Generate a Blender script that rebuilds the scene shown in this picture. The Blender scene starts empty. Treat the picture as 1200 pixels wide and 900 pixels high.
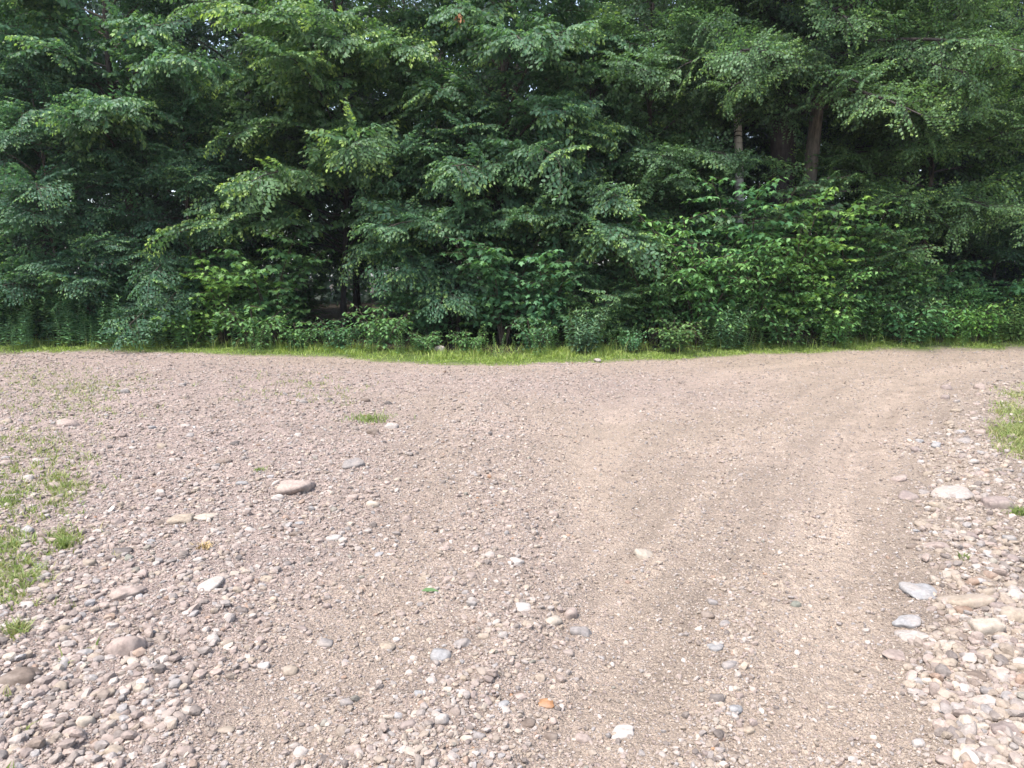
import bpy, bmesh, math, random
import numpy as np

S = bpy.context.scene
COL = S.collection
RNG = np.random.default_rng(7)
F, CAMZ, PITCH = 873.0, 1.6, math.atan(132/873.0)
cp, sp = math.cos(PITCH), math.sin(PITCH)
rad = math.radians

# ------------------------------------------------------------------ measuring
def at(px, py, Y):
    """point of the view ray through photo pixel (1200x900) at depth Y"""
    u, v = (px-600)/F, (450-py)/F
    d = np.array([u, cp+v*sp, v*cp-sp])
    return np.array([0, 0, CAMZ]) + d*(Y/d[1])

def ground(px, py):
    u, v = (np.asarray(px, float)-600)/F, (450-np.asarray(py, float))/F
    dy, dz = cp+v*sp, v*cp-sp
    t = -CAMZ/np.minimum(dz, -1e-3)
    return u*t, dy*t

def pix(x, y):
    """photo pixel of a ground point (used to lay out the zones of the gravel)"""
    y = np.maximum(y, 0.6)
    zc = y*cp + CAMZ*sp
    yc = y*sp - CAMZ*cp
    return 600+F*x/zc, 450-F*yc/zc

def sstep(a, b, x):
    t = np.clip((x-a)/(b-a), 0, 1)
    return t*t*(3-2*t)

def _hash(ix, iy, seed):
    h = (ix.astype(np.int64)*374761393 + iy.astype(np.int64)*668265263 + seed*1274126177) & 0xffffffff
    h = ((h ^ (h >> 13))*1274126177) & 0xffffffff
    h = ((h ^ (h >> 15))*2246822519) & 0xffffffff
    return ((h ^ (h >> 16)) & 0xffffff)/float(0xffffff)

def vnoise(x, y, seed=0):
    ix, iy = np.floor(x), np.floor(y)
    fx, fy = x-ix, y-iy
    fx = fx*fx*(3-2*fx); fy = fy*fy*(3-2*fy)
    a = _hash(ix, iy, seed); b = _hash(ix+1, iy, seed)
    c = _hash(ix, iy+1, seed); d = _hash(ix+1, iy+1, seed)
    return (a*(1-fx)+b*fx)*(1-fy)+(c*(1-fx)+d*fx)*fy*1.0

def fbm(x, y, seed=0, oct=4):
    s = 0; a = 0.5; n = 0
    for k in range(oct):
        s = s+a*vnoise(x*2**k+17*k, y*2**k-9*k, seed+k); n += a; a *= .5
    return s/n

# far edge of the gravel, from the photo
EPX = [(-400,417),(-150,415),(0,414),(150,416),(300,419.5),(420,423),(520,426),(620,427),(720,425),(800,421.5),(880,416.5),(950,413),(1050,410.5),(1200,409.5),(1400,407),(1700,405)]
EX, EY = ground([p[0] for p in EPX], [p[1] for p in EPX])
EXs = np.linspace(EX.min(), EX.max(), 200); _k = np.hanning(19); EYs = np.convolve(np.pad(np.interp(EXs, EX, EY), 9, 'edge'), _k/_k.sum(), 'valid')
def yedge(x):
    return np.interp(x, EXs, EYs) + (fbm(x*1.3, x*0+3, 5, 3)-.5)*.5

# ------------------------------------------------------------------ zones (0..1)
def poly_x(py, pts):
    return np.interp(py, [p[1] for p in pts], [p[0] for p in pts])

def zones(x, y):
    px, py = pix(x, y)
    n = (fbm(x*1.1, y*1.1, 31, 3)-.5)
    n2 = (fbm(x*3.5, y*3.5, 37, 3)-.5)
    wob = (n*150+n2*50)*np.clip((py-380)/350, .15, 1)
    # boundary of the cobble bank on the right
    rb = poly_x(py, [(1250,405),(1170,425),(1105,460),(1070,520),(1045,600),(1040,700),(1055,780),(1100,900),(1180,1100)])
    bank = sstep(-60, 95, px-rb+wob*.8)
    # left coarse gravel
    lb = poly_x(py, [(300,405),(420,440),(500,480),(500,560),(470,620),(420,680),(330,760),(250,860),(180,1000)])
    left = 1-sstep(-130, 110, px-lb+wob*.8)
    # loose crest between the wheel tracks
    cx = poly_x(py, [(760,405),(560,450),(560,520),(585,600),(600,660),(590,760),(520,860),(480,1000)])
    crest = np.exp(-((px-cx+wob*.6)/(70+.10*(py-400)))**2)
    # second, thinner line of stones in the right track
    c2 = poly_x(py, [(900,500),(850,650),(850,760),(850,900)])
    crest2 = .45*np.exp(-((px-c2+wob*.4)/35)**2)*sstep(560, 660, py)
    # back strip of washed pinkish gravel
    back = np.exp(-((py-(452+.02*(px-600)))/26)**2)*sstep(1000, 700, px)*.7
    beyond = sstep(-.1, .25, y-yedge(x))
    # wheel tracks swinging up and round to the right, with streaks drawn out along them
    t1 = poly_x(py, [(1500,404),(1180,424),(1060,450),(1000,520),(985,640),(960,900),(950,1100)])
    t2 = poly_x(py, [(1300,404),(1000,418),(850,437),(720,480),(680,560),(700,700),(690,900),(690,1100)])
    lat = (px-t1)*(np.maximum(y, 1))/F
    wt = np.maximum(np.exp(-((px-t1)/(.30*F/np.maximum(y, 1)))**2), np.exp(-((px-t2)/(.28*F/np.maximum(y, 1)))**2)*.8)*sstep(0, 40, px-lb+60)
    streak = (fbm(lat*7, y*.7, 83, 4)-.5)*np.exp(-(lat/2.6)**2)
    coarse = np.clip(np.maximum.reduce([bank*.60, left*.8, crest*.75, crest2, back]), 0, 1)
    coarse = np.clip(.20+.8*coarse + n2*.75 + n*(.3+.6*bank) + streak*1.1 - .28*wt, .06, 1)
    pink = np.clip(np.maximum(left*.9, np.maximum(crest*.5, back*1.2))*(1-bank)+n*.5, 0, 1)
    return dict(px=px, py=py, bank=bank, left=left, crest=crest, coarse=coarse, pink=pink, beyond=beyond, n=n, n2=n2, wt=wt, streak=streak, lat=lat, t1=t1)

def height(x, y):
    z = zones(x, y)
    r = np.hypot(x, y)
    near = np.clip(9/np.maximum(r, 1)-.3, 0, 1)
    h = .09*(fbm(x*.3, y*.3, 3, 3)-.5) + .035*(fbm(x*1.1, y*1.1, 11, 3)-.5)
    h += .034*(fbm(x*5, y*5, 19, 4)-.5)*(.5+.8*z['coarse'])
    h += .017*(fbm(x*19, y*19, 23, 3)-.5)*near*(.7+.6*z['coarse'])
    h += .04*z['crest']*z['coarse'] + .035*z['bank'] + .03*z['left']
    # tread bars pressed in the right wheel track
    px, py = z['px'], z['py']
    h -= .034*z['wt']
    h += .03*z['streak']
    tr = np.exp(-(z['lat']/.2)**2)*sstep(425, 470, py)*(.35+.65*sstep(-.1, .15, fbm(x*1.5, y*1.5, 71, 2)-.42))
    h += tr*.011*np.sin((y+.35*z['lat']*np.sign(z['lat']))*2*math.pi/.10 + 2.5*fbm(x*3, y*3, 77, 2))
    d = y-yedge(x)
    h += .05*sstep(-.2, .7, d) + .03*np.clip(d-.5, 0, 40)*sstep(-12, 12, x)
    h += .12*(fbm(x*.8, y*.8, 41, 3)-.5)*sstep(1, 3, d)
    far = sstep(60, 120, r)
    return h*(1-far)

def hz(x, y):
    return float(height(np.array([float(x)]), np.array([float(y)]))[0])

# ------------------------------------------------------------------ mesh building
class MB:
    def __init__(s): s.V=[]; s.Q=[]; s.T=[]; s.A={}; s.n=0
    def add(s, V, Q=None, T=None, **at):
        V = np.asarray(V, np.float32); m = len(V)
        s.V.append(V)
        if Q is not None and len(Q): s.Q.append(np.asarray(Q, np.int64)+s.n)
        if T is not None and len(T): s.T.append(np.asarray(T, np.int64)+s.n)
        for k, v in at.items(): s.A.setdefault(k, []).append(np.broadcast_to(np.asarray(v, np.float32), (m,)+np.shape(v)[1:] if np.ndim(v)>1 else (m,)))
        s.n += m
    def mesh(s, name, mat=None, smooth=True):
        me = bpy.data.meshes.new(name)
        V = np.concatenate(s.V).astype(np.float32)
        Q = np.concatenate(s.Q) if s.Q else np.zeros((0,4), np.int64)
        T = np.concatenate(s.T) if s.T else np.zeros((0,3), np.int64)
        me.vertices.add(len(V)); me.vertices.foreach_set('co', V.ravel())
        nl = Q.size+T.size
        me.loops.add(nl); me.loops.foreach_set('vertex_index', np.concatenate([Q.ravel(), T.ravel()]).astype(np.int32))
        me.polygons.add(len(Q)+len(T))
        st = np.concatenate([np.arange(len(Q))*4, Q.size+np.arange(len(T))*3]).astype(np.int32)
        me.polygons.foreach_set('loop_start', st)
        me.polygons.foreach_set('use_smooth', np.full(len(st), smooth))
        me.update(calc_edges=True)
        for k, v in s.A.items():
            v = np.concatenate(v)
            if v.ndim == 1:
                a = me.attributes.new(k, 'FLOAT', 'POINT'); a.data.foreach_set('value', v.astype(np.float32))
            else:
                c = np.ones((len(v),4), np.float32); c[:,:3] = v
                a = me.attributes.new(k, 'FLOAT_COLOR', 'POINT'); a.data.foreach_set('color', c.ravel())
        if mat: me.materials.append(mat)
        return me
    def build(s, name, mat, parent=None, smooth=True, color=None):
        return link(name, s.mesh(name, mat, smooth), parent, color)

def link(name, me, parent=None, color=None):
    o = bpy.data.objects.new(name, me); COL.objects.link(o)
    if parent: o.parent = parent
    if color is not None: o.color = (*color, 1)
    return o

def tag(o, label=None, cat=None, group=None, kind=None):
    if label: o['label'] = label
    if cat: o['category'] = cat
    if group: o['group'] = group
    if kind: o['kind'] = kind
    return o

def empty(name, loc, label, cat, group=None, rz=0, sc=1):
    o = bpy.data.objects.new(name, None); COL.objects.link(o)
    o.location = loc; o.rotation_euler = (0, 0, rz); o.scale = (sc, sc, sc) if np.isscalar(sc) else sc
    o.empty_display_size = .2
    return tag(o, label, cat, group)

def copy_thing(root, loc, rz, sc, label, color=None, group=None):
    r = root.copy(); COL.objects.link(r)
    r.location = loc; r.rotation_euler = (0, 0, rz); r.scale = (sc, sc, sc) if np.isscalar(sc) else sc
    r['label'] = label
    if group: r['group'] = group
    for ch in root.children:
        c = ch.copy(); COL.objects.link(c); c.parent = r
        if color is not None: c.color = (*color, 1)
        for g in ch.children:
            d = g.copy(); COL.objects.link(d); d.parent = c
            if color is not None: d.color = (*color, 1)
    return r

def norm(v):
    v = np.asarray(v, float); return v/np.maximum(np.linalg.norm(v, axis=-1, keepdims=True), 1e-9)

def tube(mb, P, R, sides=6, cap=True, **at):
    P = np.asarray(P, float); n = len(P); R = np.broadcast_to(np.asarray(R, float), (n,))
    t = norm(np.gradient(P, axis=0))
    ref = np.array([0, 0, 1.]) if abs(t[:,2]).mean() < .8 else np.array([1., 0, 0])
    a = norm(np.cross(t, ref)); b = np.cross(t, a)
    ang = np.arange(sides)*2*math.pi/sides
    V = P[:,None,:] + R[:,None,None]*(a[:,None,:]*np.cos(ang)[None,:,None] + b[:,None,:]*np.sin(ang)[None,:,None])
    V = V.reshape(-1, 3)
    i = np.arange(n-1)[:,None]*sides; j = np.arange(sides)[None,:]; k = (j+1) % sides
    Q = np.stack([i+j, i+k, i+sides+k, i+sides+j], -1).reshape(-1, 4)
    mb.add(V, Q, **at)

# ------------------------------------------------------------------ materials
def newmat(name):
    m = bpy.data.materials.new(name); m.use_nodes = True
    nt = m.node_tree; nt.nodes.clear()
    return m, nt, nt.nodes, nt.links

def nd(N, t, **kw):
    n = N.new(t)
    for k, v in kw.items():
        if k == 'inp':
            for a, b in v.items(): n.inputs[a].default_value = b
        else: setattr(n, k, v)
    return n

def mixc(N, L, fac, a, b, blend='MIX'):
    m = nd(N, 'ShaderNodeMix', data_type='RGBA', blend_type=blend)
    for s, v in ((m.inputs[0], fac), (m.inputs[6], a), (m.inputs[7], b)):
        if hasattr(v, 'is_output'): L.new(v, s)
        elif isinstance(v, (int, float)): s.default_value = v
        else: s.default_value = (*v, 1) if len(v) == 3 else v
    return m.outputs[2]

def leaf_material(name, dark, light, young, rough=.5, trans=.40, spec=.32):
    m, nt, N, L = newmat(name)
    out = nd(N, 'ShaderNodeOutputMaterial')
    r = nd(N, 'ShaderNodeAttribute', attribute_name='rnd'); a = nd(N, 'ShaderNodeAttribute', attribute_name='age')
    oi = nd(N, 'ShaderNodeObjectInfo')
    c = mixc(N, L, r.outputs['Fac'], dark, light)
    c = mixc(N, L, a.outputs['Fac'], c, young)
    c = mixc(N, L, 1.0, c, oi.outputs['Color'], 'MULTIPLY')
    b = nd(N, 'ShaderNodeBsdfPrincipled', inp={'Roughness': rough, 'Specular IOR Level': spec})
    L.new(c, b.inputs['Base Color'])
    t = nd(N, 'ShaderNodeBsdfTranslucent')
    tc = mixc(N, L, 1.0, c, (1.25, 1.35, .65), 'MULTIPLY'); L.new(tc, t.inputs['Color'])
    mx = nd(N, 'ShaderNodeMixShader', inp={0: trans})
    L.new(b.outputs[0], mx.inputs[1]); L.new(t.outputs[0], mx.inputs[2]); L.new(mx.outputs[0], out.inputs[0])
    return m

def bark_material(name, c1, c2, scale=6, bands=None):
    m, nt, N, L = newmat(name)
    out = nd(N, 'ShaderNodeOutputMaterial')
    tc = nd(N, 'ShaderNodeTexCoord')
    mp = nd(N, 'ShaderNodeMapping', inp={'Scale': (1, 1, .22)}); L.new(tc.outputs['Object'], mp.inputs[0])
    n1 = nd(N, 'ShaderNodeTexNoise', inp={'Scale': scale*3, 'Detail': 6, 'Roughness': .7}); L.new(mp.outputs[0], n1.inputs['Vector'])
    rp = nd(N, 'ShaderNodeValToRGB'); L.new(n1.outputs['Fac'], rp.inputs[0])
    rp.color_ramp.elements[0].position = .35; rp.color_ramp.elements[0].color = (*c1, 1)
    rp.color_ramp.elements[1].position = .68; rp.color_ramp.elements[1].color = (*c2, 1)
    c = rp.outputs[0]
    if bands:
        mp2 = nd(N, 'ShaderNodeMapping', inp={'Scale': (1.2, 1.2, 7)}); L.new(tc.outputs['Object'], mp2.inputs[0])
        n2 = nd(N, 'ShaderNodeTexNoise', inp={'Scale': 2.2, 'Detail': 3}); L.new(mp2.outputs[0], n2.inputs['Vector'])
        r2 = nd(N, 'ShaderNodeValToRGB'); L.new(n2.outputs['Fac'], r2.inputs[0])
        r2.color_ramp.elements[0].position = .58; r2.color_ramp.elements[0].color = (0,0,0,1)
        r2.color_ramp.elements[1].position = .66; r2.color_ramp.elements[1].color = (1,1,1,1)
        c = mixc(N, L, r2.outputs[0], c, bands)
    b = nd(N, 'ShaderNodeBsdfPrincipled', inp={'Roughness': .9, 'Specular IOR Level': .2}); L.new(c, b.inputs['Base Color'])
    bp = nd(N, 'ShaderNodeBump', inp={'Strength': .8, 'Distance': .03}); L.new(n1.outputs['Fac'], bp.inputs['Height'])
    L.new(bp.outputs[0], b.inputs['Normal']); L.new(b.outputs[0], out.inputs[0])
    return m

def stone_material(name, src):
    m, nt, N, L = newmat(name)
    out = nd(N, 'ShaderNodeOutputMaterial')
    if src == 'object':
        base = nd(N, 'ShaderNodeObjectInfo').outputs['Color']
    else:
        base = nd(N, 'ShaderNodeAttribute', attribute_name='col').outputs['Color']
    tc = nd(N, 'ShaderNodeTexCoord')
    oi = nd(N, 'ShaderNodeObjectInfo')
    ad = nd(N, 'ShaderNodeVectorMath', operation='ADD'); L.new(tc.outputs['Object'], ad.inputs[0])
    cm = nd(N, 'ShaderNodeCombineXYZ')
    ml = nd(N, 'ShaderNodeMath', operation='MULTIPLY', inp={1: 37.0}); L.new(oi.outputs['Random'], ml.inputs[0])
    L.new(ml.outputs[0], cm.inputs[0]); L.new(cm.outputs[0], ad.inputs[1])
    n1 = nd(N, 'ShaderNodeTexNoise', inp={'Scale': 55, 'Detail': 5, 'Roughness': .65}); L.new(ad.outputs[0], n1.inputs['Vector'])
    n2 = nd(N, 'ShaderNodeTexNoise', inp={'Scale': 9, 'Detail': 4, 'Roughness': .6}); L.new(ad.outputs[0], n2.inputs['Vector'])
    r1 = nd(N, 'ShaderNodeMapRange', inp={'From Min': .3, 'From Max': .7, 'To Min': .68, 'To Max': 1.25}); L.new(n1.outputs['Fac'], r1.inputs[0])
    c = mixc(N, L, 1.0, base, r1.outputs[0], 'MULTIPLY')
    r2 = nd(N, 'ShaderNodeMapRange', inp={'From Min': .45, 'From Max': .68, 'To Min': 0, 'To Max': .55}); L.new(n2.outputs['Fac'], r2.inputs[0])
    c = mixc(N, L, r2.outputs[0], c, (.28, .232, .196))        # dry dust caked on the stone
    b = nd(N, 'ShaderNodeBsdfPrincipled', inp={'Roughness': .85, 'Specular IOR Level': .25}); L.new(c, b.inputs['Base Color'])
    bp = nd(N, 'ShaderNodeBump', inp={'Strength': .35, 'Distance': .008}); L.new(n1.outputs['Fac'], bp.inputs['Height'])
    L.new(bp.outputs[0], b.inputs['Normal']); L.new(b.outputs[0], out.inputs[0])
    return m

def ground_material():
    m, nt, N, L = newmat('gravel_and_soil')
    out = nd(N, 'ShaderNodeOutputMaterial')
    base = nd(N, 'ShaderNodeAttribute', attribute_name='col').outputs['Color']
    gr = nd(N, 'ShaderNodeAttribute', attribute_name='grit').outputs['Fac']
    tc = nd(N, 'ShaderNodeTexCoord'); P = tc.outputs['Object']
    n1 = nd(N, 'ShaderNodeTexNoise', inp={'Scale': 140, 'Detail': 4, 'Roughness': .7}); L.new(P, n1.inputs['Vector'])
    n3 = nd(N, 'ShaderNodeTexNoise', inp={'Scale': 7, 'Detail': 5, 'Roughness': .6}); L.new(P, n3.inputs['Vector'])
    v1 = nd(N, 'ShaderNodeTexVoronoi', inp={'Scale': 95}); L.new(P, v1.inputs['Vector'])
    v2 = nd(N, 'ShaderNodeTexVoronoi', inp={'Scale': 42}); L.new(P, v2.inputs['Vector'])
    v3 = nd(N, 'ShaderNodeTexVoronoi', inp={'Scale': 210}); L.new(P, v3.inputs['Vector'])
    # every small grain has a stone colour of its own
    def graincol(v, lo, hi):
        bw = nd(N, 'ShaderNodeSeparateColor'); L.new(v.outputs['Color'], bw.inputs[0])
        r = nd(N, 'ShaderNodeMapRange', inp={'To Min': lo, 'To Max': hi}); L.new(bw.outputs[0], r.inputs[0])
        return r.outputs[0], bw.outputs[1]
    g1, s1 = graincol(v1, .72, 1.28)
    g2, s2 = graincol(v2, .70, 1.28)
    g3, s3 = graincol(v3, .75, 1.25)
    c = mixc(N, L, 1.0, base, g3, 'MULTIPLY')
    cc = mixc(N, L, 1.0, c, g1, 'MULTIPLY')
    c = mixc(N, L, gr, c, cc)
    cc = mixc(N, L, 1.0, c, g2, 'MULTIPLY')
    k = nd(N, 'ShaderNodeMath', operation='MULTIPLY', inp={1: .6}); L.new(gr, k.inputs[0])
    c = mixc(N, L, k.outputs[0], c, cc)
    r3 = nd(N, 'ShaderNodeMapRange', inp={'From Min': .3, 'From Max': .7, 'To Min': .86, 'To Max': 1.12}); L.new(n3.outputs['Fac'], r3.inputs[0])
    c = mixc(N, L, 1.0, c, r3.outputs[0], 'MULTIPLY')
    r1 = nd(N, 'ShaderNodeMapRange', inp={'From Min': .25, 'From Max': .75, 'To Min': .78, 'To Max': 1.2}); L.new(n1.outputs['Fac'], r1.inputs[0])
    c = mixc(N, L, 1.0, c, r1.outputs[0], 'MULTIPLY')
    b = nd(N, 'ShaderNodeBsdfPrincipled', inp={'Roughness': .95, 'Specular IOR Level': .12}); L.new(c, b.inputs['Base Color'])
    h = nd(N, 'ShaderNodeMath', operation='MULTIPLY_ADD', inp={1: -.6}); L.new(v1.outputs['Distance'], h.inputs[0]); L.new(n1.outputs['Fac'], h.inputs[2])
    h2 = nd(N, 'ShaderNodeMath', operation='MULTIPLY_ADD', inp={1: -.8}); L.new(v2.outputs['Distance'], h2.inputs[0]); L.new(h.outputs[0], h2.inputs[2])
    bp = nd(N, 'ShaderNodeBump', inp={'Strength': 1.0, 'Distance': .014}); L.new(h2.outputs[0], bp.inputs['Height'])
    L.new(bp.outputs[0], b.inputs['Normal']); L.new(b.outputs[0], out.inputs[0])
    return m

def plain(name, col, rough=.8):
    m, nt, N, L = newmat(name)
    out = nd(N, 'ShaderNodeOutputMaterial')
    tc = nd(N, 'ShaderNodeTexCoord')
    n1 = nd(N, 'ShaderNodeTexNoise', inp={'Scale': 40, 'Detail': 4}); L.new(tc.outputs['Object'], n1.inputs['Vector'])
    r1 = nd(N, 'ShaderNodeMapRange', inp={'From Min': .3, 'From Max': .7, 'To Min': .7, 'To Max': 1.25}); L.new(n1.outputs['Fac'], r1.inputs[0])
    c = mixc(N, L, 1.0, col, r1.outputs[0], 'MULTIPLY')
    b = nd(N, 'ShaderNodeBsdfPrincipled', inp={'Roughness': rough, 'Specular IOR Level': .3}); L.new(c, b.inputs['Base Color'])
    L.new(b.outputs[0], out.inputs[0])
    return m

M_leaf = leaf_material('broad_leaf', (.036, .092, .052), (.108, .198, .100), (.24, .34, .10))
M_maple = leaf_material('maple_leaf', (.046, .115, .055), (.135, .245, .098), (.24, .34, .07), trans=.34)
M_fine = leaf_material('fine_leaf', (.042, .094, .054), (.115, .195, .100), (.20, .29, .09))
M_needle = leaf_material('needle', (.028, .055, .048), (.056, .092, .072), (.08, .12, .07), trans=.12, rough=.55)
M_weed = leaf_material('weed_leaf', (.06, .125, .072), (.135, .22, .110), (.17, .25, .06), trans=.25)
M_grass = leaf_material('grass_blade', (.13, .205, .045), (.30, .385, .085), (.33, .29, .13), rough=.5, trans=.35, spec=.3)
M_tuft = leaf_material('sparse_grass_blade', (.10, .155, .042), (.22, .28, .085), (.33, .28, .15), rough=.6, trans=.3, spec=.2)
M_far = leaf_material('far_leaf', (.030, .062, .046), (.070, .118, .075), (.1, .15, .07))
M_bark = bark_material('grey_brown_bark', (.035, .028, .024), (.12, .095, .078))
M_barkd = bark_material('dark_bark', (.022, .018, .018), (.075, .062, .058))
M_barkl = bark_material('tan_bark', (.045, .039, .033), (.155, .130, .108))
M_birch = bark_material('white_birch_bark', (.42, .40, .36), (.68, .66, .61), 4, bands=(.06, .05, .045))
M_twig = plain('twig', (.075, .055, .04))
M_stem = plain('green_stem', (.08, .11, .045))
M_stone = stone_material('stone', 'object')
M_pebble = stone_material('pebble', 'attr')
M_ground = ground_material()
M_dead = plain('dead_leaf', (.22, .11, .05))
M_drygrass = plain('straw', (.42, .30, .14))

# ------------------------------------------------------------------ leaves
LEAF = {  # outline in (along, across, up): midrib fold, tip bent down
 'ovate': (np.array([(0,0,0),(.28,.27,.05),(.68,.22,.0),(1,0,-.16),(.68,-.22,.0),(.28,-.27,.05),(.45,0,-.02)]),
           [(0,6,2,1),(6,3,2,2),(0,5,4,6),(6,4,3,3)]),
 'narrow': (np.array([(0,0,0),(.4,.11,.02),(1,0,-.15),(.4,-.11,.02)]), [(0,1,2,3)]),
 'fine': (np.array([(0,0,0),(.45,.30,.04),(1,0,-.12),(.45,-.30,.04)]), [(0,1,2,3)]),
}
_mp = [(0,0),(-.02,.36),(.17,.24),(.50,.56),(.56,.20),(1,0),(.56,-.20),(.50,-.56),(.17,-.24),(-.02,-.36)]
LEAF['maple'] = (np.array([(t, w, -.22*t*t-.18*w*w+.05*abs(w)) for t, w in _mp]+[(.28, 0, -.05)]),
                 [(i, (i+1) % 10, 10) for i in range(10)])
LEAF['ovate'] = (np.array([(0,0,0),(.28,.27,.05),(.68,.22,.0),(1,0,-.16),(.68,-.22,.0),(.28,-.27,.05)]), [(0,1,2,3),(0,3,4,5)])

def leaves(mb, kind, pos, d, up, size, rnd, age, wid=1.0):
    """add a batch of leaves: pos, d (along), up (face normal) all Nx3"""
    pos = np.asarray(pos, float); n = len(pos)
    if not n: return
    d = norm(d); s = norm(np.cross(up, d)); u = np.cross(d, s)
    spec = LEAF[kind]; L = spec[0]; k = len(L)
    size = np.broadcast_to(np.asarray(size, float), (n,))[:,None,None]
    V = pos[:,None,:] + size*(L[None,:,0,None]*d[:,None,:] + wid*L[None,:,1,None]*s[:,None,:] + L[None,:,2,None]*u[:,None,:])
    off = (np.arange(n)*k)[:,None,None]
    Fq = [f for f in spec[1] if len(f) == 4]; Ft = [f for f in spec[1] if len(f) == 3] + (list(spec[2]) if len(spec) > 2 else [])
    Q = (np.array(Fq)[None]+off).reshape(-1, 4) if Fq else None
    T = (np.array(Ft)[None]+off).reshape(-1, 3) if Ft else None
    mb.add(V.reshape(-1, 3), Q, T, rnd=np.repeat(np.broadcast_to(rnd, (n,)), k), age=np.repeat(np.broadcast_to(age, (n,)), k))

def merged(mb):
    """flatten a builder to arrays so that it can be stamped many times"""
    return (np.concatenate(mb.V), np.concatenate(mb.Q) if mb.Q else None, np.concatenate(mb.T) if mb.T else None,
            {k: np.concatenate(v) for k, v in mb.A.items()}) if mb.V else None

def spray_template(rng, kind, L=1.1, leaf=.1, gap=.075, nside=9, droop=.25, young=.25, hang=.5, wid=1.0):
    """a flattened leafy branchlet along +X, its side twigs in the XY plane; returns (leaf arrays, twig arrays)"""
    lb, tb = MB(), MB()
    xs = np.linspace(0, L, 7)
    wig = rng.normal(0, .02, 7)*xs
    main = np.stack([xs, wig, .10*xs-droop*xs**2/L+rng.normal(0,.012,7)], 1)
    tube(tb, main, np.linspace(.007, .0025, 7)*(.6+.5*L), 3)
    twigs = [(main, True)]
    for i in range(nside):
        t = (i+.7+rng.uniform(-.25,.25))/(nside+.6)
        p = np.array([np.interp(t*L, xs, main[:,j]) for j in range(3)])
        side = 1 if i % 2 else -1
        l = L*(.52*(1-t)**.8+.12)*rng.uniform(.75, 1.2)
        a = rad(rng.uniform(38, 62))*side
        q = np.linspace(0, l, 5)
        dirv = np.array([math.cos(a), math.sin(a), rng.uniform(-.12, .2)])
        tw = p+q[:,None]*dirv+np.stack([0*q, 0*q, -droop*1.1*q**2/max(l,.2)], 1)
        tube(tb, tw, np.linspace(.0035, .0016, 5)*(.6+.5*L), 3)
        twigs.append((tw, False))
    for tw, ismain in twigs:
        seg = np.linalg.norm(np.diff(tw, axis=0), axis=1); c = np.concatenate([[0], np.cumsum(seg)])
        s0 = c[-1]*.35 if ismain else .04
        ss = np.arange(s0, c[-1], gap)
        ss = np.append(ss+rng.normal(0, gap*.15, len(ss)), c[-1])
        ss = np.clip(ss, 0, c[-1])
        P = np.stack([np.interp(ss, c, tw[:,j]) for j in range(3)], 1)
        e = np.maximum(ss-.02, 0); e2 = np.minimum(ss+.02, c[-1])
        D = norm(np.stack([np.interp(e2, c, tw[:,j])-np.interp(e, c, tw[:,j]) for j in range(3)], 1))
        n = len(ss); sg = np.where(np.arange(n) % 2, 1, -1.)*(1 if rng.random()<.5 else -1)
        perp = norm(np.cross(np.array([0,0,1.]), D))
        ld = D*rng.uniform(.35,.8,n)[:,None] + perp*(sg*rng.uniform(.6,1,n))[:,None]
        ld[-1] = D[-1]
        ld = norm(ld); ld[:,2] -= rng.uniform(.1, 1.0, n)*hang*2
        up = np.array([0,0,1.])+rng.normal(0, .42, (n,3))
        f = ss/c[-1]
        size = leaf*(1.05-.45*f**3)*rng.uniform(.7, 1.15, n)
        ag = np.clip((f-.45)/.55, 0, 1)*young*rng.uniform(.3, 1.6, n)
        leaves(lb, kind, P, ld, up, size, rng.random(n), np.clip(ag,0,1), wid)
    return merged(lb), merged(tb)

def rotm(x, up):
    x = norm(x); y = norm(np.cross(up, x)); z = np.cross(x, y)
    return np.stack([x, y, z], 1)

def stamp(mb, tpl, R, s, p, **over):
    V, Q, T, A = tpl
    A = dict(A)
    for k, fn in over.items(): A[k] = fn(A[k])
    mb.add((V*s)@R.T+p, Q, T, **A)

R1 = np.random.default_rng(21)
SPR = {
 'elm': [spray_template(R1, 'ovate', 1.1, .148, .066, 9, .30, .6, .42, 1.12) for _ in range(6)],
 'beech': [spray_template(R1, 'ovate', 1.1, .125, .062, 9, .24, .4, .34, 1.12) for _ in range(5)],
 'fine': [spray_template(R1, 'fine', 1.1, .098, .048, 9, .24, .4, .40, 1.1) for _ in range(5)],
 'lowfine': [spray_template(R1, 'fine', 1.3, .13, .10, 8, .25, .3, .35) for _ in range(4)],
 'needle': [spray_template(R1, 'narrow', 1.2, .085, .022, 14, .30, .35, .12, 1.5) for _ in range(4)],
}

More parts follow.
